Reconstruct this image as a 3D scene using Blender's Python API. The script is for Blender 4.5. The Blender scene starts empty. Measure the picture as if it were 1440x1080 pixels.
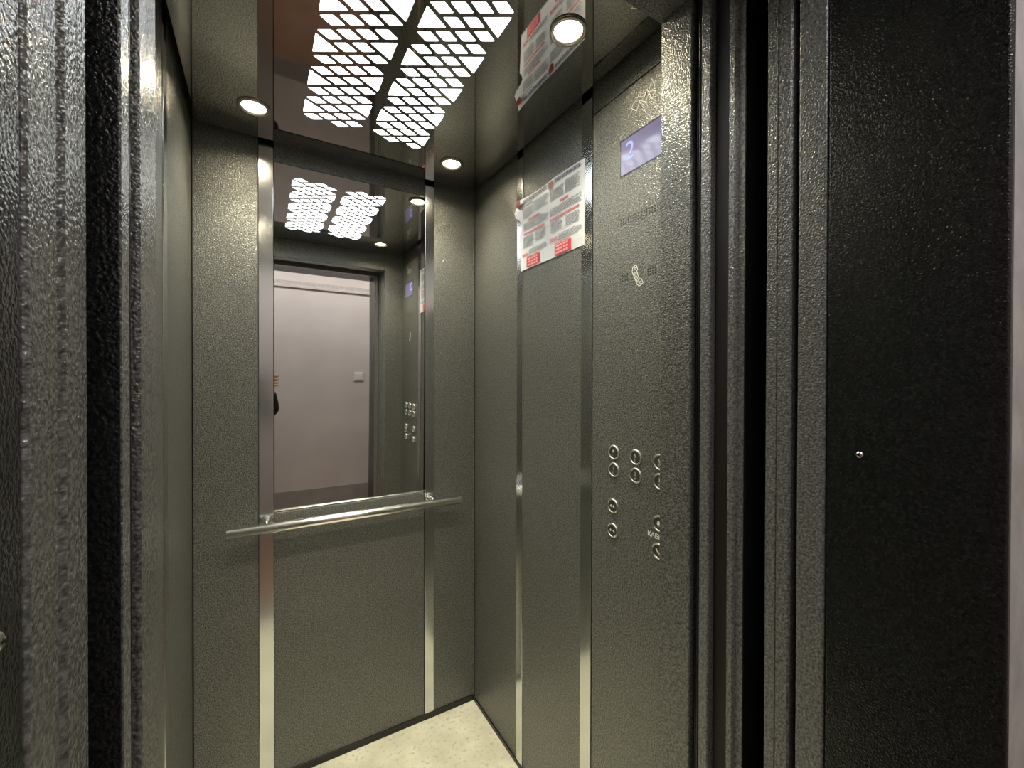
import bpy, bmesh, math, random
from mathutils import Vector, Matrix, geometry
random.seed(4)
S = bpy.context.scene
C = S.collection
PI = math.pi

# ------------------------------------------------------------------ layout (metres)
XL, XR, YB, YF = -0.1874, 0.7914, 1.66, 0.575      # inside of the cab
ZC = 2.179                                          # underside of the steel ceiling
OL, OR = -0.0945, 0.678                             # door opening
HEAD = 2.08                                         # top of the opening
YREAR = -1.17                                       # far wall of the landing
CAMZ = 1.379

# ------------------------------------------------------------------ helpers
WLOC = {}

def tag(o, label=None, cat=None, group=None, kind=None):
    if label: o['label'] = label
    if cat: o['category'] = cat
    if group: o['group'] = group
    if kind: o['kind'] = kind
    return o

def mk(name, bm, mat, parent=None, smooth=False, local=False):
    """link a bmesh (world coordinates) as one object with its origin at its base"""
    me = bpy.data.meshes.new(name)
    bmesh.ops.recalc_face_normals(bm, faces=bm.faces)
    if local:
        base = Vector((0, 0, 0))
    else:
        xs = [v.co.x for v in bm.verts]; ys = [v.co.y for v in bm.verts]; zs = [v.co.z for v in bm.verts]
        base = Vector(((min(xs) + max(xs)) / 2, (min(ys) + max(ys)) / 2, min(zs)))
        bmesh.ops.translate(bm, verts=bm.verts, vec=-base)
    for f in bm.faces: f.smooth = smooth
    bm.to_mesh(me); bm.free()
    me.materials.append(mat)
    o = bpy.data.objects.new(name, me)
    C.objects.link(o)
    if parent is not None:
        o.parent = parent
        o.location = base if local else base - WLOC[parent]
        WLOC[o] = WLOC[parent] + o.location
    else:
        o.location = base
        WLOC[o] = base.copy()
    return o

def empty(name, loc, label, cat, group=None):
    o = bpy.data.objects.new(name, None); C.objects.link(o)
    o.empty_display_size = 0.05
    o.location = loc; WLOC[o] = Vector(loc)
    return tag(o, label, cat, group)

def copy_tree(o, parent=None):
    c = o.copy(); C.objects.link(c)
    if parent is not None: c.parent = parent
    for ch in list(o.children): copy_tree(ch, c)
    return c

def box(bm, x0, x1, y0, y1, z0, z1, bev=0.0, seg=2):
    vs = [bm.verts.new((x, y, z)) for z in (z0, z1) for y in (y0, y1) for x in (x0, x1)]
    fs = [(0, 1, 3, 2), (4, 6, 7, 5), (0, 4, 5, 1), (2, 3, 7, 6), (0, 2, 6, 4), (1, 5, 7, 3)]
    faces = [bm.faces.new([vs[i] for i in f]) for f in fs]
    if bev > 0:
        ed = list({e for f in faces for e in f.edges})
        bmesh.ops.bevel(bm, geom=ed, offset=bev, segments=seg, affect='EDGES', profile=0.5)
    return bm

def B(*a, **k):
    return box(bmesh.new(), *a, **k)

def prism(bm, pts, z0, z1):
    """extrude a closed XY outline between two heights"""
    a = [bm.verts.new((x, y, z0)) for x, y in pts]; b = [bm.verts.new((x, y, z1)) for x, y in pts]
    n = len(pts)
    for i in range(n): bm.faces.new((a[i], a[(i + 1) % n], b[(i + 1) % n], b[i]))
    bm.faces.new(a[::-1]); bm.faces.new(b)
    return bm

def lathe(bm, prof, M=Matrix(), n=32):
    rings = []
    for r, h in prof:
        if r < 1e-7: rings.append([bm.verts.new(M @ Vector((0, 0, h)))])
        else: rings.append([bm.verts.new(M @ Vector((r * math.cos(2 * PI * i / n), r * math.sin(2 * PI * i / n), h))) for i in range(n)])
    for a, b in zip(rings, rings[1:]):
        for i in range(n):
            j = (i + 1) % n
            if len(a) == 1 and len(b) == 1: continue
            if len(a) == 1: bm.faces.new((a[0], b[i], b[j]))
            elif len(b) == 1: bm.faces.new((a[i], a[j], b[0]))
            else: bm.faces.new((a[i], a[j], b[j], b[i]))
    return bm

def tube(bm, pts, r, n=12, cap=True):
    pts = [Vector(p) for p in pts]; rings = []
    for i, p in enumerate(pts):
        d = (pts[min(i + 1, len(pts) - 1)] - pts[max(i - 1, 0)]).normalized()
        u = d.orthogonal().normalized() if i == 0 else (u - d * u.dot(d)).normalized()
        w = d.cross(u)
        rings.append([bm.verts.new(p + (u * math.cos(2 * PI * k / n) + w * math.sin(2 * PI * k / n)) * r) for k in range(n)])
    for a, b in zip(rings, rings[1:]):
        for k in range(n): bm.faces.new((a[k], a[(k + 1) % n], b[(k + 1) % n], b[k]))
    if cap:
        bm.faces.new(rings[0][::-1]); bm.faces.new(rings[-1])
    return bm

def text_bm(body, size, M, align='CENTER', width=None, extrude=0.0, bm=None, bold=0.0):
    """lettering turned into mesh faces; M maps the text plane into the world"""
    cu = bpy.data.curves.new('lettering', 'FONT')
    cu.body = body; cu.size = size; cu.align_x = align; cu.align_y = 'CENTER'; cu.extrude = extrude; cu.offset = bold
    cu.resolution_u = 3
    o = bpy.data.objects.new('lettering', cu); C.objects.link(o)
    dg = bpy.context.evaluated_depsgraph_get()
    me = bpy.data.meshes.new_from_object(o.evaluated_get(dg))
    if width:
        xs = [v.co.x for v in me.vertices]; w = max(xs) - min(xs)
        me.transform(Matrix.Diagonal((width / w, 1, 1, 1)))
    me.transform(M)
    b = bm or bmesh.new(); b.from_mesh(me)
    bpy.data.objects.remove(o); bpy.data.curves.remove(cu); bpy.data.meshes.remove(me)
    return b

# ------------------------------------------------------------------ materials
def nodes(name):
    m = bpy.data.materials.new(name); m.use_nodes = True
    nt = m.node_tree
    return m, nt, nt.nodes['Principled BSDF']

def plain(name, col, rough=0.5, metal=0.0, spec=0.5, emit=None, estr=0.0, coat=0.0):
    m, nt, p = nodes(name)
    p.inputs['Base Color'].default_value = (*col, 1); p.inputs['Roughness'].default_value = rough
    p.inputs['Metallic'].default_value = metal; p.inputs['Specular IOR Level'].default_value = spec
    p.inputs['Coat Weight'].default_value = coat
    if emit:
        p.inputs['Emission Color'].default_value = (*emit, 1); p.inputs['Emission Strength'].default_value = estr
    return m

def hammered(name, c0, c1, scale=260, dist=0.0006, rough=0.3, metal=0.5, spec=0.5, strength=1.0):
    """orange-peel powder paint: fine blobs raise the surface and vary the pigment a little"""
    m, nt, p = nodes(name)
    tc = nt.nodes.new('ShaderNodeTexCoord')
    no = nt.nodes.new('ShaderNodeTexNoise'); no.inputs['Scale'].default_value = scale
    no.inputs['Detail'].default_value = 1.0; no.inputs['Roughness'].default_value = 0.45
    nt.links.new(tc.outputs['Object'], no.inputs['Vector'])
    bp = nt.nodes.new('ShaderNodeBump'); bp.inputs['Distance'].default_value = dist; bp.inputs['Strength'].default_value = strength
    nt.links.new(no.outputs['Fac'], bp.inputs['Height'])
    cr = nt.nodes.new('ShaderNodeValToRGB')
    cr.color_ramp.elements[0].position = 0.35; cr.color_ramp.elements[0].color = (*c0, 1)
    cr.color_ramp.elements[1].position = 0.68; cr.color_ramp.elements[1].color = (*c1, 1)
    pg = nt.nodes.new('ShaderNodeTexNoise'); pg.inputs['Scale'].default_value = scale * .72; pg.inputs['Detail'].default_value = 1.5
    nt.links.new(tc.outputs['Object'], pg.inputs['Vector'])
    nt.links.new(pg.outputs['Fac'], cr.inputs['Fac'])
    nt.links.new(cr.outputs['Color'], p.inputs['Base Color'])
    nt.links.new(bp.outputs['Normal'], p.inputs['Normal'])
    p.inputs['Roughness'].default_value = rough; p.inputs['Metallic'].default_value = metal
    p.inputs['Specular IOR Level'].default_value = spec
    return m

def mottled(name, ca, cb, scale, rough=0.6, bump=0.0, cc=None, fine=None, spec=0.4, lo=0.35, hi=0.65):
    m, nt, p = nodes(name)
    tc = nt.nodes.new('ShaderNodeTexCoord')
    no = nt.nodes.new('ShaderNodeTexNoise'); no.inputs['Scale'].default_value = scale; no.inputs['Detail'].default_value = 5
    nt.links.new(tc.outputs['Object'], no.inputs['Vector'])
    cr = nt.nodes.new('ShaderNodeValToRGB')
    cr.color_ramp.elements[0].position = lo; cr.color_ramp.elements[0].color = (*ca, 1)
    cr.color_ramp.elements[1].position = hi; cr.color_ramp.elements[1].color = (*cb, 1)
    nt.links.new(no.outputs['Fac'], cr.inputs['Fac'])
    out = cr.outputs['Color']
    if cc:
        n2 = nt.nodes.new('ShaderNodeTexNoise'); n2.inputs['Scale'].default_value = fine; n2.inputs['Detail'].default_value = 2
        nt.links.new(tc.outputs['Object'], n2.inputs['Vector'])
        r2 = nt.nodes.new('ShaderNodeValToRGB')
        r2.color_ramp.elements[0].position = 0.56; r2.color_ramp.elements[0].color = (0, 0, 0, 1)
        r2.color_ramp.elements[1].position = 0.72; r2.color_ramp.elements[1].color = (1, 1, 1, 1)
        nt.links.new(n2.outputs['Fac'], r2.inputs['Fac'])
        mx = nt.nodes.new('ShaderNodeMix'); mx.data_type = 'RGBA'
        nt.links.new(r2.outputs['Color'], mx.inputs['Factor'])
        nt.links.new(out, mx.inputs['A']); mx.inputs['B'].default_value = (*cc, 1)
        out = mx.outputs['Result']
    nt.links.new(out, p.inputs['Base Color'])
    if bump:
        bp = nt.nodes.new('ShaderNodeBump'); bp.inputs['Distance'].default_value = bump
        n3 = nt.nodes.new('ShaderNodeTexNoise'); n3.inputs['Scale'].default_value = scale * 6; n3.inputs['Detail'].default_value = 4
        nt.links.new(tc.outputs['Object'], n3.inputs['Vector'])
        nt.links.new(n3.outputs['Fac'], bp.inputs['Height']); nt.links.new(bp.outputs['Normal'], p.inputs['Normal'])
    p.inputs['Roughness'].default_value = rough; p.inputs['Specular IOR Level'].default_value = spec
    return m

M_paint = hammered('hammered_grey_paint', (.076, .080, .072), (.232, .238, .220), scale=350, dist=.0018, rough=.20, metal=.30)
M_frame = hammered('hammered_black_paint', (.004, .0046, .0046), (.016, .0175, .0175), scale=400, dist=.0009, rough=.22, metal=.0, spec=.5)  # frame paint, reused as the shade colour on the cab leaves
M_leaf = hammered('hammered_grey_door_paint', (.104, .108, .101), (.262, .268, .254), scale=370, dist=.0014, rough=.20, metal=.30)
M_dark = plain('shaft_black', (.008, .008, .008), .8)
M_recess = plain('brown_black_recess', (.016, .013, .012), .55)  # shade of the door channel as a colour; door tracks share it
M_seal = plain('black_seal', (.012, .012, .016), .22)
M_chrome = plain('polished_steel', (.68, .70, .70), .17, 1.0)
M_rail = plain('brushed_rail', (.92, .92, .90), .18, 1.0)
M_mirror = plain('mirror_silver', (.84, .84, .82), .012, 1.0)
M_ceil = plain('dark_mirror_steel', (.47, .455, .43), .03, 1.0)
M_floor = mottled('cream_lino', (.57, .565, .43), (.73, .725, .575), 9, .5, cc=(.46, .45, .34), fine=70)
M_skirt = plain('black_skirting', (.006, .006, .006), .4)
M_panel = plain('light_panel_diffuser', (.9, .9, .9), .4, emit=(.88, .95, 1.0), estr=7.5)
M_lamp = plain('warm_lamp_lens', (.9, .9, .85), .3, emit=(1.0, .87, .62), estr=220)
M_ring = plain('lamp_ring', (.55, .52, .47), .25, 1.0)
M_house = plain('lamp_housing', (.5, .5, .5), .6)
M_wall = mottled('landing_plaster', (.60, .56, .535), (.66, .62, .59), 3, .85, bump=.0006)
M_grime = mottled('grey_dado', (.30, .285, .27), (.36, .34, .32), 6, .7)
M_brown = mottled('brown_tiles', (.23, .135, .088), (.28, .17, .115), 5, .45)
M_concrete = mottled('grey_landing_plaster', (.36, .345, .335), (.46, .445, .43), 18, .85, bump=.0008)
M_white = plain('white_plastic', (.72, .71, .69), .35)
M_trunk = mottled('pale_trunking', (.50, .46, .43), (.58, .54, .50), 20, .6)
M_patch = mottled('rough_plaster', (.44, .41, .39), (.53, .50, .475), 40, .9, bump=.002)
M_sill = plain('sill_aluminium', (.35, .35, .34), .35, 1.0)
M_paper = plain('glossy_paper', (.66, .69, .71), .4)
M_ink = plain('grey_ink', (.30, .32, .35), .6)
M_blue = plain('blue_black_ink', (.05, .06, .16), .6)
M_red = plain('red_ink', (.62, .045, .06), .5)
M_redtx = plain('red_lettering_ink', (.62, .12, .14), .6)
M_pale = plain('pale_ink', (.74, .66, .65), .6)
M_badge = mottled('badge_print', (.10, .02, .015), (.36, .10, .07), 160, .4)
M_screen = plain('screen_glass', (.09, .085, .13), .10, 0.0, .5, emit=(.22, .20, .42), estr=.35)
M_digit = plain('screen_digit', (.12, .14, .45), .3, emit=(.24, .30, 1.0), estr=.8)
M_bezel = plain('screen_bezel', (.02, .02, .03), .25)
M_btn = plain('button_face', (.32, .32, .30), .34, 1.0)
M_btnring = plain('button_ring', (.92, .92, .88), .28, 1.0)
M_mark = plain('pale_marking', (.76, .76, .72), .5)
M_hole = plain('dark_hole', (.004, .004, .004), .9)
M_scr = plain('zinc_screw', (.78, .78, .74), .2, 1.0)
M_skin = mottled('skin', (.58, .40, .32), (.66, .47, .39), 14, .5)
M_jacket = mottled('black_jacket', (.008, .009, .011), (.016, .017, .02), 40, .75)
M_jeans = mottled('dark_trousers', (.02, .024, .035), (.035, .04, .055), 60, .85)
M_hair = mottled('dark_hair', (.010, .008, .006), (.025, .018, .013), 90, .5)
M_shoe = plain('black_shoe', (.012, .012, .012), .4)
M_phone = plain('phone_body', (.015, .015, .018), .2)

# ------------------------------------------------------------------ cab shell
st = lambda o, lab, cat: tag(o, lab, cat, kind='structure')
st(mk('floor', B(XL - .01, XR + .01, .50, YB + .01, -.03, 0), M_floor), 'cream speckled linoleum floor of the lift cab', 'floor')
bm = bmesh.new()
box(bm, XL, XR - .0, YB - .004, YB + .008, 0, .024, .001)
st(mk('baseboard_back', bm, M_skirt), 'thin black skirting along the foot of the back wall', 'skirting')
st(mk('baseboard_right', B(XR - .004, XR + .008, YF, YB - .004, 0, .016, .001), M_skirt), 'thin black skirting along the foot of the right wall', 'skirting')
st(mk('baseboard_left', B(XL - .008, XL + .004, YF, YB - .004, 0, .016, .001), M_skirt), 'thin black skirting along the foot of the left wall', 'skirting')

ZT = 2.26
BV = .0016
def wall(name, backing, panels, lab):
    w = mk(name, backing, M_dark)
    st(w, lab, 'wall')
    for p in panels: mk('panel', p, M_paint, w)
    return w
wall('wall_back', B(XL - .03, XR + .03, YB + .018, YB + .034, 0, ZT), [
    B(XL + .0015, -.0085, YB, YB + .016, .012, ZT, BV),
    B(.0375, .5685, YB, YB + .016, .012, .9255, BV),
    B(.0375, .5685, YB, YB + .016, 2.1235, ZT, BV),
    B(.6095, XR - .0035, YB, YB + .016, .012, ZT, BV)], 'back wall of dark grey hammered panels around the mirror')
wall('wall_right', B(XR + .018, XR + .034, YF - .06, YB + .03, 0, ZT), [
    B(XR, XR + .016, 1.3055, YB - .0035, .010, ZT, BV),
    B(XR, XR + .016, .9515, 1.2640, .010, ZT, BV),
    B(XR, XR + .016, YF + .001, .9025, 2.1155, ZT, BV)], 'right wall of dark grey hammered panels with two steel strips')
wall('wall_left', B(XL - .034, XL - .018, YF - .06, YB + .03, 0, ZT), [
    B(XL - .016, XL, 1.2475, YB - .0015, .010, ZT, BV),
    B(XL - .016, XL, .9515, 1.2035, .010, ZT, BV),
    B(XL - .016, XL, YF + .001, .9065, .010, ZT, BV)], 'left wall of dark grey hammered panels seen edge on')
# front of the cab: two returns and the header
wf = mk('wall_front', B(XL - .034, XR + .034, .52, .56, HEAD + .03, ZT), M_dark)
st(wf, 'front wall of the cab around the door opening', 'wall')
def post(bm, x0, x1, y0, y1, z0, z1, r, side):
    """post with its two opening-side edges rounded; side=-1 rounds x0, +1 rounds x1"""
    pts = []
    k = 5
    if side < 0:
        pts += [(x0 + r - r * math.sin(a), y0 + r - r * math.cos(a)) for a in [PI / 2 * i / k for i in range(k + 1)]][:]
        pts += [(x0 + r - r * math.cos(a), y1 - r + r * math.sin(a)) for a in [PI / 2 * i / k for i in range(k + 1)]]
        pts += [(x1, y1), (x1, y0)]
    else:
        pts += [(x1 - r + r * math.sin(a), y0 + r - r * math.cos(a)) for a in [PI / 2 * i / k for i in range(k + 1)]]
        pts += [(x1 - r + r * math.cos(a), y1 - r + r * math.sin(a)) for a in [PI / 2 * i / k for i in range(k + 1)]]
        pts += [(x0, y1), (x0, y0)]
    return prism(bm, pts, z0, z1)
mk('return_panel', post(bmesh.new(), OR, XR + .012, .505, YF, 0, ZT, .003, -1), M_paint, wf)
mk('return_panel', post(bmesh.new(), XL - .012, OL, .505, YF, 0, ZT, .003, 1), M_paint, wf)
mk('header_panel', B(OL, OR, .505, YF, HEAD, ZT, .003), M_paint, wf)

# polished strips between the panels
def strip(n, bmsh, lab):
    return st(mk('trim_%d' % n, bmsh, M_chrome), lab, 'trim strip')
SB = .0012
strip(1, B(-.0075, .0365, YB - .002, YB + .014, .012, ZT, SB), 'polished steel strip left of the mirror')
strip(2, B(.5705, .6085, YB - .002, YB + .014, .012, ZT, SB), 'polished steel strip right of the mirror')
strip(3, B(XR - .002, XR + .014, 1.2650, 1.3045, .010, ZT, SB), 'polished steel strip at the left edge of the notice')
strip(4, B(XR - .002, XR + .014, .9040, .9500, .010, ZT, SB), 'polished steel strip beside the control panel')
strip(5, B(XL - .014, XL + .002, 1.2045, 1.2465, .010, ZT, SB), 'polished steel strip on the left wall')
strip(6, B(XL - .014, XL + .002, .9075, .9505, .010, ZT, SB), 'steel strip on the left wall nearer the door')
strip(7, B(XR - .008, XR - .002, YB - .006, YB, .024, ZT, .0015), 'thin corner bead between back wall and right wall')
bpy.data.objects['trim_7'].data.materials[0] = M_paint

# ------------------------------------------------------------------ ceiling sheet with two cut-out lattices
hx, hy, ow, oh = .0376, .02222, .0271, .0160
YLO, YHI = .7785, 1.4395
def lattice(x0, y0):
    x1 = x0 + 2 * .0288 + 3 * hx
    cells = []
    for r in range(-20, 16):
        for j in range(4):
            cx, cy = x0 + .0288 + j * hx, y0 + 2 * hy * r - j * hy
            if r % 3 == 2 and j == 0:
                c = [(x0, cy - .0325), (x0 + .0556, cy), (x0, cy + .0325)]
            elif r % 3 == 2 and j == 3:
                c = [(x1, cy + .0325), (x1 - .0556, cy), (x1, cy - .0325)]
            else:
                c = [(cx - ow, cy), (cx, cy - oh), (cx + ow, cy), (cx, cy + oh)]
            if min(p[1] for p in c) > YLO and max(p[1] for p in c) < YHI: cells.append(c)
    return cells
def rounded(c, t=.0022):
    out = []
    n = len(c)
    for i in range(n):
        p = Vector(c[i]); a = Vector(c[i - 1]); b = Vector(c[(i + 1) % n])
        out.append(tuple(p + (a - p).normalized() * t)); out.append(tuple(p + (b - p).normalized() * t))
    return out
cells = [rounded(c) for c in lattice(.1089, 1.0207) + lattice(.3062, .9548)]
CX0, CX1, CY0, CY1 = XL + .016, XR - .018, YF + .006, YB - .030
vs = [(CX0, CY0), (CX1, CY0), (CX1, CY1), (CX0, CY1)]; ed = [(0, 1), (1, 2), (2, 3), (3, 0)]
lamps = [(-.0172, 1.4583), (.6046, 1.4657), (.6046, .7756), (-.0172, .7756)]
for lx, ly in lamps:
    cells.append([(lx + .034 * math.cos(2 * PI * i / 28), ly + .034 * math.sin(2 * PI * i / 28)) for i in range(28)])
for c in cells:
    k = len(vs); vs += c; ed += [(k + i, k + (i + 1) % len(c)) for i in range(len(c))]
r = geometry.delaunay_2d_cdt([Vector(v) for v in vs], ed, [], 0, 1e-6)
bm = bmesh.new()
lo = [bm.verts.new((v.x, v.y, ZC)) for v in r[0]]
def inside(p, c):
    sg = [(c[(i + 1) % len(c)][0] - c[i][0]) * (p.y - c[i][1]) - (c[(i + 1) % len(c)][1] - c[i][1]) * (p.x - c[i][0]) for i in range(len(c))]
    return all(v > 0 for v in sg) or all(v < 0 for v in sg)
fs = []
for f in r[2]:
    ctr = sum((r[0][i] for i in f), Vector((0, 0))) / len(f)
    if not any(inside(ctr, c) for c in cells): fs.append(bm.faces.new([lo[i] for i in f]))
ex = bmesh.ops.extrude_face_region(bm, geom=fs)
bmesh.ops.translate(bm, verts=[g for g in ex['geom'] if isinstance(g, bmesh.types.BMVert)], vec=(0, 0, .0015))
st(mk('ceiling', bm, M_ceil), 'dark mirror polished steel ceiling with two diamond lattices', 'ceiling')
# roof of the cab above the suspended sheet
st(mk('trim_8', B(XL - .05, XR + .05, .42, YB + .05, ZT + .08, ZT + .10), M_dark), 'dark cab roof above the suspended ceiling', 'roof')

# light panels behind the lattices
def light_panel(x0, x1, lab):
    t = empty('ceiling_light', ((x0 + x1) / 2, 1.11, ZC + .02), lab, 'ceiling light', 'light panels above the lattice')
    mk('diffuser', B(x0, x1, .755, 1.465, ZC + .022, ZC + .026), M_panel, t)
    bm = bmesh.new()
    box(bm, x0 - .004, x1 + .004, .75, 1.47, ZC + .030, ZC + .045)
    for a, b, c, d in ((x0 - .004, x0, .75, 1.47), (x1, x1 + .004, .75, 1.47), (x0, x1, .75, .755), (x0, x1, 1.465, 1.47)):
        box(bm, a, b, c, d, ZC + .004, ZC + .030)
    mk('housing', bm, M_house, t)
light_panel(.094, .2905, 'white glowing panel behind the left ceiling lattice')
light_panel(.2985, .492, 'white glowing panel behind the right ceiling lattice')

# downlights
def downlight():
    t = empty('downlight', (0, 0, 0), '', 'downlight', 'round ceiling downlights')
    rg = lathe(bmesh.new(), [(.0315, .0135), (.0312, -.0015), (.034, -.0055), (.040, -.0065), (.0425, -.004), (.0425, -.0002), (.034, -.0002)], n=40)
    mk('ring', rg, M_ring, t, True, True)
    mk('lens', lathe(bmesh.new(), [(0, .0095), (.018, .0100), (.029, .0115), (.0310, .0130), (0, .0140)], n=40), M_lamp, t, True, True)
    mk('can', lathe(bmesh.new(), [(.0315, .0135), (.032, .045), (0, .045)], n=28), M_house, t, False, True)
    return t
proto = downlight()
labs = ['round warm downlight in the ceiling near the back left corner', 'round warm downlight in the ceiling near the back right corner',
        'round warm downlight over the control panel, largest in view', 'round warm downlight near the front left corner behind the door jamb']
for i, (x, y) in enumerate(lamps):
    o = proto if i == 0 else copy_tree(proto)
    o.location = (x, y, ZC); o['label'] = labs[i]
    WLOC[o] = Vector((x, y, ZC))

# ------------------------------------------------------------------ mirror (very slightly bowed) and handrail
bm = bmesh.new()
nx, nz = 2, 40
x0, x1, z0, z1 = .0385, .5675, .9270, 2.1215
def bow(z):
    d = max(0.0, 1.73 - z)
    return YB - .001 + .037 * d * d / 2
g = [[bm.verts.new((x0 + (x1 - x0) * i / nx, bow(z0 + (z1 - z0) * k / nz), z0 + (z1 - z0) * k / nz)) for i in range(nx + 1)] for k in range(nz + 1)]
for k in range(nz):
    for i in range(nx): bm.faces.new((g[k][i], g[k][i + 1], g[k + 1][i + 1], g[k + 1][i])).smooth = True
h = [[bm.verts.new((x, bow(z) + d, z)) for d in (.0002, .004)] for z in (z0, z1) for x in (x0, x1)]   # rim and back
for p, q in ((0, 1), (1, 3), (3, 2), (2, 0)): bm.faces.new((h[p][0], h[q][0], h[q][1], h[p][1]))
bm.faces.new((h[0][1], h[1][1], h[3][1], h[2][1]))
mir = mk('wall_mirror', bm, M_mirror, smooth=True)
for p in mir.data.polygons:
    if len(set(p.vertices) & set(range((nx + 1) * (nz + 1)))) == 0: p.use_smooth = False
tag(mir, 'tall mirror filling the upper back wall between two steel strips', 'mirror')

RY, RZ, RR = 1.60, .895, .0162
t = empty('handrail', (.305, YB, RZ), 'round steel handrail across the back wall under the mirror', 'handrail')
Mx = Matrix.Translation((-.0955, RY, RZ)) @ Matrix.Rotation(PI / 2, 4, 'Y')
mk('rail', lathe(bmesh.new(), [(.0, 0), (RR - .0015, 0), (RR, .0015), (RR, .7975), (RR - .0015, .799), (0, .799)], Mx, 36), M_rail, t, True)
for o in t.children:
    for p in o.data.polygons:
        if abs(p.normal.x) > .9: p.use_smooth = False
for bx in (.0145, .5895):
    bm = bmesh.new()
    lathe(bm, [(.0, .002), (.017, .002), (.017, .006), (.0145, .0075), (.0, .0075)], Matrix.Translation((bx, YB, RZ + .012)) @ Matrix.Rotation(PI / 2, 4, 'X'), 24)
    tube(bm, [(bx, YB - .004, RZ + .012), (bx, RY + .022, RZ + .011), (bx, RY + .006, RZ + .004)], .0075, 14)
    mk('bracket', bm, M_rail, t, False)

# ------------------------------------------------------------------ control panel on the right wall
W = lambda y, z, off=.0: Matrix(((0, 0, -1, XR - off), (-1, 0, 0, y), (0, 1, 0, z), (0, 0, 0, 1)))   # text plane on the right wall
cp = empty('control_panel', (XR, .739, .010), 'full height hammered control panel with buttons and display by the door', 'lift control panel')
mk('faceplate', B(XR, XR + .016, YF + .001, .9025, .010, 2.1125, BV), M_paint, cp)
mk('lock_slot', B(XR - .0012, XR + .001, .874, .9005, 2.1105, 2.1155), M_hole, cp)


RW = lambda y, z, off=.0: Matrix(((0, 0, -1, XR - off), (-1, 0, 0, y), (0, 1, 0, z), (0, 0, 0, 1)))
def wedge(bm, pts, M):
    bm.faces.new([bm.verts.new(M @ Vector((x, y, 0))) for x, y in pts])
def button(y, z, legend):
    M = RW(y, z)
    cap = mk('button', lathe(bmesh.new(), [(0, .0010), (.010, .0013), (.0142, .0019), (.0150, .0012), (.0150, -.002), (0, -.002)], M, 32), M_btn, cp, True)
    mk('bezel', lathe(bmesh.new(), [(.0152, -.002), (.0152, .0022), (.0160, .0032), (.0178, .0032), (.0187, .0020), (.0190, -.001)], M, 40), M_btnring, cap, True)
    L = RW(y, z, .0024)
    bm = bmesh.new()
    if legend in ('open', 'close'):
        for s in (-1, 1):
            a, b = (.0085, .0025) if legend == 'open' else (.0015, .0075)
            wedge(bm, [(s * a, 0), (s * b, .0045), (s * b, -.0045)], L)
    elif legend == 'bell':
        wedge(bm, [(-.0055, -.003), (.0055, -.003), (.0040, .0000), (.0035, .0045), (0, .0062), (-.0035, .0045), (-.0040, .0000)], L)
        wedge(bm, [(-.0015, -.0042), (.0015, -.0042), (.0010, -.0058), (-.0010, -.0058)], L)
    elif legend == 'phone':
        wedge(bm, [(-.0065, .0055), (-.0035, .0065), (-.0022, .0030), (.0030, -.0022), (.0065, -.0035), (.0055, -.0065), (.0020, -.0060), (-.0060, .0020)], L)
    else:
        text_bm(legend, .0135, L @ Matrix.Translation((0, .003, 0)), bm=bm)
        k = int(legend)
        for q in [(0, 0), (0, 1), (1, 0), (1, 1)][:1 + k % 4]:
            cx, cy = -.001 + q[0] * .0032, -.0068 - q[1] * .0032
            wedge(bm, [(cx + .0011 * math.cos(a * PI / 4), cy + .0011 * math.sin(a * PI / 4)) for a in range(8)], L)
    mk('legend', bm, M_mark, cap)
    return cap
for y, z, lg in [(.8175, 1.194, '4'), (.8173, 1.1487, '1'), (.7426, 1.193, '5'), (.7423, 1.1481, '2'), (.669, 1.193, '6'), (.669, 1.148, '3'),
                 (.8202, 1.0533, 'open'), (.8209, .9894, 'close'), (.670, 1.0505, 'bell'), (.672, .986, 'phone')]:
    button(y, z, lg)
mk('lettering', text_bm('КАБИНА', .0160, RW(.671, 1.018, .0006), bold=.0004), M_mark, cp)
# display
scr = mk('display', B(XR - .0008, XR + .002, .640, .7985, 1.8985, 1.9910), M_bezel, cp)
mk('glass', B(XR - .0014, XR - .0009, .643, .7950, 1.9010, 1.9865), M_screen, scr)
mk('floor_number', text_bm('2', .064, RW(.764, 1.952, .0017)), M_digit, scr)
# sound holes
def holes(pts):
    bm = bmesh.new()
    for y, z in pts:
        wedge(bm, [(.0021 * math.cos(a * PI / 4), .0021 * math.sin(a * PI / 4)) for a in range(8)], RW(y, z, .0003))
    return bm
mk('speaker_holes', holes([(.7945 - .0083 * i, 1.7885 - .0062 * k) for i in range(16) for k in range(3)]), M_hole, cp)
mk('microphone_holes', holes([(.7895 - .0060 * i, 1.6465 - .0062 * k) for i in range(4) for k in range(3)]), M_hole, cp)
mk('microphone_holes', holes([(.7060 - .0070 * i, 1.6450 - .0062 * k) for i in range(4) for k in range(3)]), M_hole, cp)
# handset symbol, drawn in outline
def outline(pts, wdt, M, closed=True, bm=None):
    bm = bm or bmesh.new()
    n = len(pts)
    for i in range(n if closed else n - 1):
        a, b = Vector(pts[i]), Vector(pts[(i + 1) % n]); d = (b - a).normalized(); q = Vector((-d.y, d.x)) * wdt / 2; d = d * wdt / 3
        wedge(bm, [a + q - d, b + q + d, b - q + d, a - q - d], M)
    return bm
hb = bmesh.new()
hs = [(-.0165, .0225), (-.0055, .0270), (.0000, .0140), (-.0040, .0110), (.0060, -.0110), (.0115, -.0105), (.0170, -.0215), (.0060, -.0275), (-.0010, -.0230), (-.0180, .0120)]
HM = RW(.7382, 1.6378, .0005)
outline(hs, .0020, HM, bm=hb)
outline([(-.0105, .0205), (-.0065, .0205), (-.0065, .0150), (-.0105, .0150)], .0014, HM, bm=hb)
outline([(.0065, -.0165), (.0105, -.0165), (.0105, -.0215), (.0065, -.0215)], .0014, HM, bm=hb)
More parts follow.
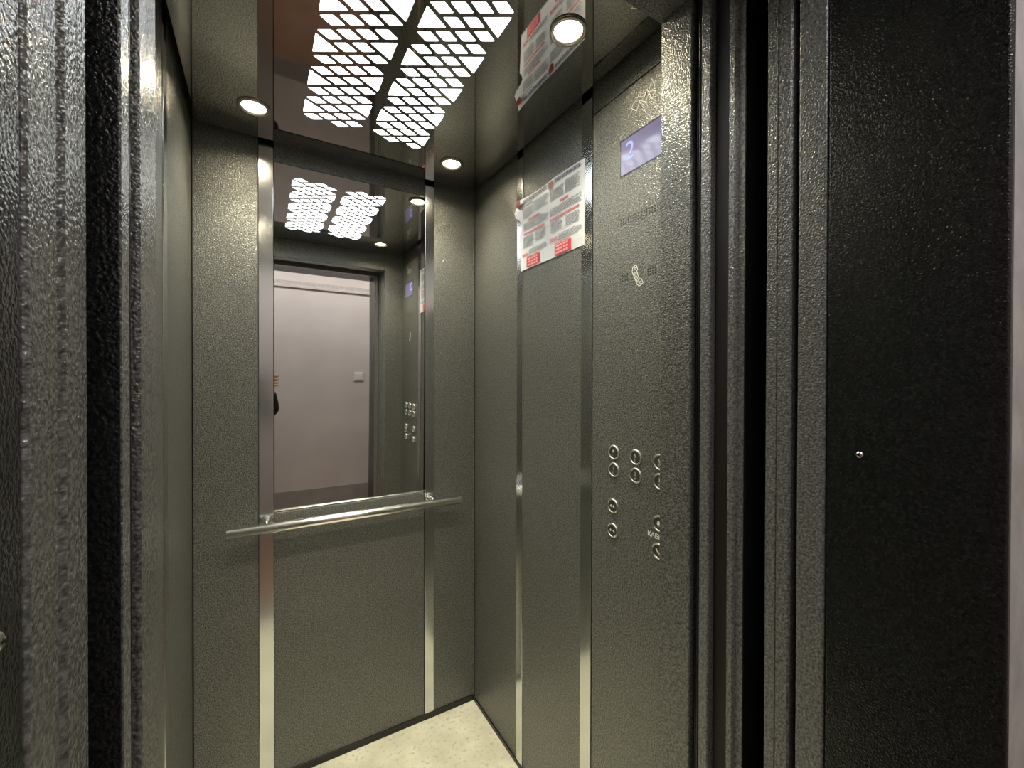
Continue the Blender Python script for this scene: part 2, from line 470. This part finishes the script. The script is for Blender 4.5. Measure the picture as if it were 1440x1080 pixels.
outline([(-.0120, .0080), (-.0080, .0075), (.0020, -.0130), (-.0010, -.0165)], .0014, HM, bm=hb)
mk('handset_symbol', hb, M_mark, cp)
# scratched zigzags above the display
gb = bmesh.new()
outline([(-.046, .004), (-.028, -.012), (-.018, .008), (.000, -.006), (.012, .012), (.030, .004), (.020, -.010), (.004, .022), (-.004, .008), (-.024, .020), (-.046, .004)], .0013, RW(.716, 2.052, .0004), False, bm=gb)
outline([(.012, .018), (.018, .040), (.026, .018), (.034, .038)], .0012, RW(.716, 2.052, .0004), False, bm=gb)
mk('scratched_zigzag', gb, M_mark, cp)

# ------------------------------------------------------------------ notice taped to the right wall
nt_ = empty('rules_notice', (XR, 1.115, 1.765), 'white lift rules notice with red boxes taped to the right wall', 'notice')
bm = bmesh.new()
NU, NV = 36, 16
def sheet(u, v):
    """u 0..1 from the left edge to the right, v 0..1 from the foot to the top"""
    yl = 1.2765 + (1.2949 - 1.2765) * v; yr = .9343 + .0013 * v
    zb = 1.7650 + .001 * u; zt = 2.0200 - .0084 * u - .006 * math.sin(PI * min(1, u / .62)) * (1 if u < .62 else 0)
    z = zb + (zt - zb) * v
    off = .0024 + .0008 * math.sin(7 * u + 3 * v)
    if u < .08:                                     # torn, curling left edge
        k = (1 - u / .08); tear = max(0, 1 - abs(v - .80) / .16)
        off += .016 * k * tear; yl += .006 * tear * k; yl -= .010 * k * max(0, 1 - abs(v - .64) / .10)
        if .50 < v < .72: yl -= .012 * k
    return Vector((XR - off, yl + (yr - yl) * u, z))
gr = [[bm.verts.new(sheet(i / NU, k / NV)) for i in range(NU + 1)] for k in range(NV + 1)]
for k in range(NV):
    for i in range(NU): bm.faces.new((gr[k][i], gr[k][i + 1], gr[k + 1][i + 1], gr[k + 1][i]))
rim = [gr[0][i] for i in range(NU + 1)] + [gr[k][NU] for k in range(1, NV + 1)] + [gr[NV][i] for i in range(NU - 1, -1, -1)] + [gr[k][0] for k in range(NV - 1, 0, -1)]
bk = [[bm.verts.new(v.co + Vector((.0003, 0, 0))) for v in row] for row in gr]
for k in range(NV):
    for i in range(NU): bm.faces.new((bk[k][i], bk[k + 1][i], bk[k + 1][i + 1], bk[k][i + 1]))
pp = mk('sheet', bm, M_paper, nt_, True)
PO = .0044                                           # print sits just proud of the sheet
def bars(bm, yl, yr, zt, zb, n, slope=0.0, ragged=.25, dens=.62, words=True):
    h = (zt - zb) / n
    for i in range(n):
        z1 = zt - i * h; z0 = z1 - h * dens
        end = yr + (yl - yr) * random.random() * ragged * (random.random() < .5)
        y = yl
        while y > end + .002:
            w = random.uniform(.006, .016) if words else y - end
            y2 = max(end, y - w)
            bm.faces.new([bm.verts.new((XR - PO, a, b)) for a, b in ((y, z0), (y2, z0), (y2, z1), (y, z1))])
            y = y2 - .0022
for blk in [(1.262, 1.202, 1.988, 1.981, 1), (1.262, 1.200, 1.976, 1.940, 9), (1.192, 1.112, 1.982, 1.947, 9), (1.258, 1.111, 1.9235, 1.897, 6),
            (1.258, 1.192, 1.8780, 1.8375, 8), (1.182, 1.128, 1.8770, 1.845, 6), (1.222, 1.114, 1.8270, 1.810, 4),
            (1.100, 1.031, 1.9780, 1.9430, 9), (1.022, .954, 1.9830, 1.9420, 11), (1.099, .948, 1.9210, 1.8960, 6),
            (1.096, 1.038, 1.8770, 1.8440, 7), (1.019, .956, 1.8750, 1.8420, 7), (1.055, .946, 1.8320, 1.8110, 5)]:
    ink = bmesh.new(); bars(ink, *blk)
    mk('small_print', ink, M_ink, nt_)
tx = lambda s, size, y, z, w, m, nm: mk(nm, text_bm(s, size, RW(y, z, PO), width=w, bold=.0006), m, nt_)
tx('ЛИФТІ ҚОЛДАНУ ЕРЕЖЕСІ', .016, 1.190, 2.000, .140, M_blue, 'heading')
tx('ПРАВИЛА ПОЛЬЗОВАНИЯ ЛИФТОМ', .016, 1.014, 2.000, .124, M_blue, 'heading')
tx('НАЗАР АУДАРЫҢЫЗ!', .010, 1.194, 1.929, .072, M_redtx, 'red_lettering')
tx('ТЫЙЫМ САЛЫНАДЫ:', .009, 1.194, 1.8865, .128, M_redtx, 'red_lettering')
tx('ВНИМАНИЕ!', .011, 1.028, 1.930, .042, M_redtx, 'red_lettering')
tx('КАТЕГОРИЧЕСКИ ЗАПРЕЩАЕТСЯ:', .010, 1.028, 1.8850, .143, M_redtx, 'red_lettering')
tx('ЗВОНИТЕ:', .016, 1.081, 1.820, .042, M_redtx, 'red_lettering')
tx('ХАБАРЛАСЫҢЫЗ:', .012, 1.246, 1.8145, .040, M_redtx, 'red_lettering')
for yl, yr in ((1.2365, 1.158), (1.0748, .9933)):
    bx = mk('red_box', B(XR - PO, XR - PO + .0006, yr, yl, 1.7695, 1.8020), M_red, nt_)
    bm = bmesh.new()
    for k in range(3):
        z = 1.796 - k * .0100
        bars_y = yl - .006
        for w, gap in ((.020, .003), (.012, .003), (.010, .003), (.010, .003)):
            bm.faces.new([bm.verts.new((XR - PO - .0004, a, b)) for a, b in ((bars_y, z - .003), (bars_y - w, z - .003), (bars_y - w, z + .003), (bars_y, z + .003))])
            bars_y -= w + gap
    mk('telephone_lines', bm, plain('box_print', (.80, .42, .42), .5) if 'box_print' not in bpy.data.materials else bpy.data.materials['box_print'], bx)
    rb = bmesh.new(); bars(rb, yl, yr, 1.8062, 1.8030, 1, dens=.9)
    mk('red_line', rb, M_red, nt_)
for y, z in ((1.279, 2.0005), (1.0955, 1.9965)):
    bm = bmesh.new()
    wedge(bm, [(-.0135, .0120), (.0135, .0120), (.0135, -.0060), (.006, -.0150), (-.006, -.0150), (-.0135, -.0060)], RW(y, z, PO + (.009 if y > 1.2 else 0)))
    mk('badge', bm, M_badge, nt_)

# ------------------------------------------------------------------ doors, portal frame, sills, shaft
MIRX = OL + OR
def side_x(x, s): return x if s > 0 else MIRX - x
def leaf(n, pts, s, mat, lab, z0=.012, z1=2.11):
    p = [(side_x(x, s), y) for x, y in pts]
    if s < 0: p = p[::-1]
    return st(mk('door_%d' % n, prism(bmesh.new(), p, z0, z1), mat), lab, 'door')
def cham(pts): return pts
CAB = [(OR + .008, .4100), (OR + .0085, .4210), (OR + .004, .4230), (OR + .0015, .4245), (OR + .0015, .4330), (OR + .003, .4345), (OR + .022, .4355),
       (OR + .022, .4495), (OR + .016, .4500), (OR + .016, .4515), (OR + .022, .4520), (OR + .022, .4665), (OR + .003, .4680), (OR + .001, .4700),
       (OR + .001, .4850), (OR + .003, .4872), (OR + .370, .4872), (OR + .370, .4100)]
CABL = [(OR - .0075, .4100), (OR - .0075, .4300), (OR - .006, .4318), (OR + .004, .4325), (OR + .004, .4870), (OR + .370, .4870), (OR + .370, .4100)]
LAND = [(OR + .004, .3345), (OR + .001, .3370), (OR + .0005, .3530), (OR + .0022, .3536), (OR + .0022, .3545), (OR + .0008, .3552), (OR + .0008, .3690), (OR + .003, .3710),
        (OR + .370, .3710), (OR + .370, .3345)]
for s, a, w in ((1, 1, 'right'), (-1, 2, 'left')):
    d = leaf(a, CAB if s > 0 else CABL, s, M_leaf, 'open cab door leaf drawn back at the %s jamb' % w)
    if s > 0: mk('channel_shade', B(*sorted((side_x(OR + .014, s), side_x(OR + .021, s))), .4365, .4655, .014, 2.108), M_recess, d)  # dark strip stands in for the shade inside the recessed channel
    mk('edge_seal', B(*sorted((side_x(OR + .004, s), side_x(OR + .0200, s))), .4890, .4935, .014, 2.108, .0015), M_seal, d)
    mk('edge_seal', B(*sorted((side_x(OR + .007, s), side_x(OR + .0200, s))), .4960, .4995, .014, 2.108, .0015), M_seal, d)
    mk('shade_skin', B(*sorted((side_x(OR + (.009 if s > 0 else -.0065), s), side_x(OR + .369, s))), .4085, .4099, .013, 2.109, .0004), M_frame, d)  # black sheet paints the shade on the leaf's landing-side face
    leaf(a + 2, LAND, s, M_leaf, 'open landing door leaf drawn back at the %s side of the portal' % w)
# portal frame of the landing door: two jambs and a lintel in one piece, black reveal plates as parts
bm = bmesh.new()
post(bm, OR + .0005, OR + .05, .2890, .3250, 0, 2.20, .0025, -1)
post(bm, OL - .05, OL - .0005, .2890, .3250, 0, 2.20, .0025, 1)
box(bm, OL, OR, .2890, .3250, 2.095, 2.20, .002)
fr = mk('trim_9', bm, M_leaf)
st(fr, 'hammered grey portal frame around the landing door', 'door frame')
pr = post(bmesh.new(), OR + .0015, OR + .012, .1190, .2880, 0, 2.20, .0035, -1)
pl = mk('reveal_plate', pr, M_frame, fr)
pr2 = mk('reveal_plate', post(bmesh.new(), OL - .012, OL - .0015, .1190, .2880, 0, 2.20, .0035, 1), M_frame, fr)
mk('lintel_plate', B(OL - .0015, OR + .0015, .1190, .2880, 2.100, 2.20, .003), M_frame, fr)
def screw(x, y, z, s, par):
    M = Matrix.Translation((x, y, z)) @ Matrix.Rotation(-s * PI / 2, 4, 'Y')
    sc = mk('screw', lathe(bmesh.new(), [(0, .0026), (.0018, .0025), (.0035, .0017), (.0044, .0006), (.0046, -.001)], M, 24), M_scr, par, True)
    b2 = bmesh.new()
    for a, b in ((.0016, .0005), (.0005, .0016)):
        wedge(b2, [(-a, -b), (a, -b), (a, b), (-a, b)], M @ Matrix.Translation((0, 0, .0029)))
    mk('cross_slot', b2, M_hole, sc)
screw(OR + .0015, .2490, 1.2830, 1, pl)
screw(OL - .0015, .2620, 1.2690, -1, pr2)
# header pieces above the leaves
st(mk('trim_10', B(OL - .4, OR + .4, .4090, .4870, 2.118, 2.20, .002), M_recess), 'dark door track above the cab doors', 'door track')
st(mk('trim_11', B(OL - .4, OR + .4, .3345, .3700, 2.118, 2.20, .002), M_recess), 'dark door track above the landing doors', 'door track')
# sills
def sill(n, y0, y1, lab):
    bm = bmesh.new(); k = 4; w = (y1 - y0) / k
    for i in range(k): box(bm, OL - .37, OR + .37, y0 + i * w + .003, y0 + (i + 1) * w - .003, -.01, 0, .001)
    box(bm, OL - .37, OR + .37, y0, y1, -.03, -.008)
    return st(mk('trim_%d' % n, bm, M_sill), lab, 'door sill')
sill(12, .405, .498, 'grooved aluminium sill of the cab door'); sill(13, .300, .375, 'grooved aluminium sill of the landing door')
# shaft around the gap
st(mk('wall_shaft_right', B(OR + .40, OR + .42, .30, .56, -.3, 2.4), M_dark), 'dark shaft wall right of the doors', 'wall')
st(mk('wall_shaft_left', B(OL - .42, OL - .40, .30, .56, -.3, 2.4), M_dark), 'dark shaft wall left of the doors', 'wall')
st(mk('floor_shaft', B(OL - .42, OR + .42, .30, .56, -.32, -.30), M_dark), 'dark bottom of the gap between cab and landing', 'floor')
st(mk('ceiling_shaft', B(OL - .42, OR + .42, .20, .56, 2.30, 2.32), M_dark), 'dark top of the gap between cab and landing', 'ceiling')

# ------------------------------------------------------------------ landing
LX0, LX1, LZ = -2.2, 2.6, 2.75
bm = bmesh.new()
box(bm, LX0, OL - .0125, .1255, .288, -.02, LZ); box(bm, OR + .0125, LX1, .1255, .288, -.02, LZ); box(bm, OL - .0125, OR + .0125, .1255, .288, 2.201, LZ)
st(mk('wall_landing_front', bm, M_concrete), 'pale plaster wall around the lift portal', 'wall')
wr = mk('wall_landing_rear', B(LX0, LX1, YREAR - .1, YREAR, 0, LZ), M_wall)
st(wr, 'pale plaster landing wall seen in the mirror', 'wall')
mk('plaster_patch', B(-1.2, 1.7, YREAR - .001, YREAR + .002, 2.273, 2.312), M_patch, wr)
st(mk('wall_landing_left', B(LX0 - .1, LX0, YREAR - .1, .288, 0, LZ), M_wall), 'end wall at the left of the landing', 'wall')
st(mk('wall_landing_right', B(LX1, LX1 + .1, YREAR - .1, .288, 0, LZ), M_wall), 'end wall at the right of the landing', 'wall')
st(mk('ceiling_landing', B(LX0, LX1, YREAR - .1, .288, LZ, LZ + .05), M_wall), 'pale landing ceiling', 'ceiling')
st(mk('floor_landing', B(LX0, LX1, YREAR - .1, .299, -.05, 0), M_brown), 'reddish brown tiled landing floor', 'floor')
st(mk('baseboard_landing', B(LX0, LX1, YREAR, YREAR + .006, 0, .17), M_grime), 'grey painted skirting band along the landing wall', 'skirting')
tr = mk('cable_trunking', B(-1.4, 1.9, YREAR + .0005, YREAR + .020, 2.245, 2.272, .003), M_trunk)
tag(tr, 'thin pale cable trunking running level along the landing wall', 'cable trunking')
sw = empty('light_switch', (.848, YREAR, 1.35), 'small white square light switch on the landing wall', 'light switch')
mk('plate', B(.801, .895, YREAR + .0005, YREAR + .009, 1.303, 1.397, .003), M_white, sw)
mk('rocker', B(.814, .882, YREAR + .008, YREAR + .014, 1.316, 1.384, .002), M_white, sw)

# ------------------------------------------------------------------ the photographer on the landing, holding the phone
P0 = (-.34, -.50, 0)
pe = empty('person', P0, 'person in black jacket and dark trousers on the landing holding up a phone', 'person')
def skin(name, chains, mat, parent, levels=2, root=None):
    """chains of (point, radius) grown into one surface by a Skin modifier; equal points share a vertex"""
    me = bpy.data.meshes.new(name); vs, es, rs, idx = [], [], [], {}
    for ch in chains:
        prev = None
        for p, r in ch:
            k = tuple(round(c, 4) for c in p)
            if k not in idx: idx[k] = len(vs); vs.append(Vector(p) - Vector(P0)); rs.append(r)
            if prev is not None: es.append((prev, idx[k]))
            prev = idx[k]
    me.from_pydata(vs, es, []); me.materials.append(mat)
    o = bpy.data.objects.new(name, me); C.objects.link(o); o.parent = parent; WLOC[o] = Vector(P0)
    m = o.modifiers.new('Skin', 'SKIN'); m.use_smooth_shade = True
    for i, d in enumerate(me.skin_vertices[0].data):
        r = rs[i]; d.radius = (r, r) if not isinstance(r, tuple) else r; d.use_root = (i == (root or 0))
    sb = o.modifiers.new('Subdivision', 'SUBSURF'); sb.levels = levels; sb.render_levels = levels
    return o
PEL = (-.34, -.50, .96); CH = (-.335, -.49, 1.30); NK = (-.33, -.475, 1.475); HB = (-.325, -.455, 1.565); HT = (-.325, -.455, 1.655)
SR = (-.140, -.455, 1.375); ER = (.072, -.320, 1.068); WR = (.055, -.100, 1.268)
SL = (-.510, -.48, 1.405); EL = (-.530, -.44, 1.115); WL = (-.490, -.25, .960)
PALM = (.074, -.064, 1.332)
K = lambda x, y, z, r: ((x, y, z), r)
def hand(wr, palm, tips, thumb):
    chs = [[(wr, .022), (palm, (.024, .016))]]
    for t in tips:
        chs.append([(palm, (.024, .016))] + t)
    chs.append([(palm, (.024, .016))] + thumb)
    return chs
rt = []
for i, dz in enumerate((.036, .013, -.010, -.032)):
    ln = (1.0, 1.06, 1.0, .84)[i]
    rt.append([K(.091, -.052, PALM[2] + dz, .0092), K(.095 + .005 * ln, -.034, PALM[2] + dz * 1.02, .0088), K(.082 + .004 * ln, -.0215, PALM[2] + dz + .002, .0080), K(.062, -.0220, PALM[2] + dz + .004, .0066)])
thumb_r = [K(.060, -.071, 1.366, .0105), K(.040, -.064, 1.384, .0095), K(.022, -.052, 1.390, .0078)]
lt = []
for i, dx in enumerate((.026, .009, -.008, -.024)):
    lt.append([K(WL[0] + .012 + dx, WL[1] + .055, WL[2] - .050, .0092), K(WL[0] + .014 + dx * 1.1, WL[1] + .068, WL[2] - .085, .0085), K(WL[0] + .014 + dx, WL[1] + .060, WL[2] - .112, .0072)])
thumb_l = [K(WL[0] + .046, WL[1] + .040, WL[2] - .035, .0100), K(WL[0] + .058, WL[1] + .056, WL[2] - .062, .0082)]
LPALM = (WL[0] + .008, WL[1] + .036, WL[2] - .026)
body = skin('body', [
    [(PEL, .115), ((-.338, -.50, 1.12), .108), (CH, (.135, .105)), ((-.333, -.48, 1.42), .07), (NK, .052), (HB, (.072, .086)), (HT, (.074, .088)), ((-.325, -.462, 1.715), (.045, .055))],
    [((-.333, -.48, 1.42), .07), (SR, .055), ((-.036, -.388, 1.225), .044), (ER, .038), ((.064, -.210, 1.168), .034), (WR, .024)],
    [((-.333, -.48, 1.42), .07), (SL, .055), ((-.522, -.460, 1.26), .044), (EL, .038), ((-.512, -.345, 1.035), .033), (WL, .024)],
    [(PEL, .115), ((-.250, -.50, .90), .085), ((-.235, -.485, .50), .055), ((-.230, -.505, .28), .050), ((-.228, -.510, .085), .036)],
    [(PEL, .115), ((-.430, -.50, .90), .085), ((-.445, -.485, .50), .055), ((-.450, -.505, .28), .050), ((-.452, -.510, .085), .036)],
] + hand(WR, PALM, rt, thumb_r) + hand(WL, LPALM, lt, thumb_l), M_skin, pe)
skin('jacket', [
    [((-.340, -.50, .90), (.150, .125)), ((-.338, -.50, 1.08), (.150, .122)), (CH, (.168, .130)), ((-.334, -.482, 1.405), (.105, .085)), ((-.332, -.478, 1.452), .066)],
    [((-.334, -.482, 1.405), (.105, .085)), ((-.155, -.455, 1.38), .075), ((-.036, -.388, 1.225), .060), (ER, .056), ((.064, -.210, 1.168), .046), ((.056, -.125, 1.248), .036)],
    [((-.334, -.482, 1.405), (.105, .085)), ((-.505, -.478, 1.40), .075), ((-.522, -.460, 1.26), .060), (EL, .055), ((-.512, -.345, 1.035), .046), ((-.496, -.275, .980), .038)],
], M_jacket, pe)
skin('trousers', [
    [((-.340, -.50, .97), .130), ((-.340, -.50, .90), .128), ((-.250, -.50, .84), .098), ((-.235, -.485, .50), .070), ((-.230, -.505, .28), .066), ((-.228, -.508, .075), .062)],
    [((-.340, -.50, .90), .128), ((-.430, -.50, .84), .098), ((-.445, -.485, .50), .070), ((-.450, -.505, .28), .066), ((-.452, -.508, .075), .062)],
], M_jeans, pe)
for sx in (-.228, -.452):
    skin('shoe', [[((sx, -.545, .048), (.040, .042)), ((sx, -.48, .050), (.044, .042)), ((sx, -.40, .036), (.045, .030)), ((sx, -.345, .030), (.034, .022))]], M_shoe, pe)
hb = bmesh.new()
bmesh.ops.create_uvsphere(hb, u_segments=28, v_segments=18, radius=1)
for v in list(hb.verts):
    x, y, z = v.co
    if z < -.62 or (y > .45 and z < .35): hb.verts.remove(v); continue
    v.co = Vector((-.325 + x * .086, -.468 + y * .100, 1.655 + z * .092))
mk('hair', hb, M_hair, pe, True)
fb = bmesh.new()                                     # nose and ears belong to the face
lathe(fb, [(0, .026), (.008, .018), (.013, .004), (.015, -.006)], Matrix.Translation((-.325, -.372, 1.604)) @ Matrix.Rotation(-PI / 2 + .5, 4, 'X'), 12)
mk('nose', fb, M_skin, pe, True)
for s in (-1, 1):
    eb = bmesh.new(); bmesh.ops.create_uvsphere(eb, u_segments=14, v_segments=10, radius=1)
    for v in eb.verts: v.co = Vector((-.325 + s * .078 + v.co.x * .010, -.462 + v.co.y * .018, 1.612 + v.co.z * .030))
    mk('ear', eb, M_skin, pe, True)
    yb = bmesh.new(); bmesh.ops.create_uvsphere(yb, u_segments=14, v_segments=10, radius=.012)
    bmesh.ops.translate(yb, verts=yb.verts, vec=(-.325 + s * .031, -.3815, 1.628))
    mk('eye', yb, M_white, pe, True)
mb = bmesh.new(); box(mb, -.348, -.302, -.385, -.368, 1.5635, 1.5715, .003); mk('mouth', mb, M_redtx, pe, True)
# phone: a thing of its own, held in the right hand, its face towards the person
ph = empty('smartphone', (.0, -.02, 1.31), 'black smartphone held up in the right hand of the person', 'smartphone')
Mp = Matrix.Translation((0, 0, CAMZ)) @ Matrix.Rotation(-math.radians(30.55), 4, 'Z')
pb = box(bmesh.new(), -.085, .064, -.0170, -.0085, -.0400, .0310, .0035, 3); pb.transform(Mp); mk('case', pb, M_phone, ph)
pb = box(bmesh.new(), -.081, .060, -.0174, -.0169, -.0370, .0280); pb.transform(Mp); mk('screen', pb, plain('phone_screen', (.05, .05, .06), .1, emit=(.5, .5, .48), estr=.25), ph)

# ------------------------------------------------------------------ light from the landing
def area(name, loc, sx, sy, power, col):
    d = bpy.data.lights.new(name, 'AREA'); d.shape = 'RECTANGLE'; d.size = sx; d.size_y = sy; d.energy = power; d.color = col
    o = bpy.data.objects.new(name, d); C.objects.link(o); o.location = loc
    return o
for i, (x, y) in enumerate(lamps):
    d = bpy.data.lights.new('downlight_beam', 'SPOT'); d.energy = 33.0; d.color = (1.0, .90, .68); d.spot_size = math.radians(104); d.spot_blend = 1.0
    d.shadow_soft_size = .026
    o = bpy.data.objects.new('downlight_beam', d); C.objects.link(o); o.location = (x, y, ZC + .0065)
area('landing_fill_light', (.45, -.62, LZ - .03), 2.6, .3, 23, (1.0, .95, .93))  # unseen area light, added and stretched to light the landing evenly

# ------------------------------------------------------------------ world, camera, view
w = bpy.data.worlds.new('World'); S.world = w; w.use_nodes = True
w.node_tree.nodes['Background'].inputs['Color'].default_value = (0, 0, 0, 1)
w.node_tree.nodes['Background'].inputs['Strength'].default_value = 0.0
cd = bpy.data.cameras.new('Camera'); cam = bpy.data.objects.new('Camera', cd); C.objects.link(cam)
yaw, pit, rol = math.radians(30.5495), math.radians(-.397), math.radians(.128)
F = Vector((math.sin(yaw) * math.cos(pit), math.cos(yaw) * math.cos(pit), math.sin(pit)))
R0 = Vector((math.cos(yaw), -math.sin(yaw), 0)); U0 = R0.cross(F)
Rv = R0 * math.cos(rol) + U0 * math.sin(rol); Uv = -R0 * math.sin(rol) + U0 * math.cos(rol)
cam.matrix_world = Matrix(((Rv.x, Uv.x, -F.x, 0), (Rv.y, Uv.y, -F.y, 0), (Rv.z, Uv.z, -F.z, CAMZ), (0, 0, 0, 1)))
cd.sensor_fit = 'HORIZONTAL'; cd.sensor_width = 36; cd.lens = 597.56 / 1440 * 36; cd.clip_start = .005; cd.clip_end = 50
S.camera = cam
S.view_settings.view_transform = 'Standard'; S.view_settings.look = 'None'
S.view_settings.exposure = 0.15; S.view_settings.gamma = 1.0; S.view_settings.use_curve_mapping = False
S.cycles.use_denoising = True
S.cycles.max_bounces = 14; S.cycles.diffuse_bounces = 5; S.cycles.glossy_bounces = 12
S.cycles.sample_clamp_indirect = 8.0; S.cycles.blur_glossy = 0.3
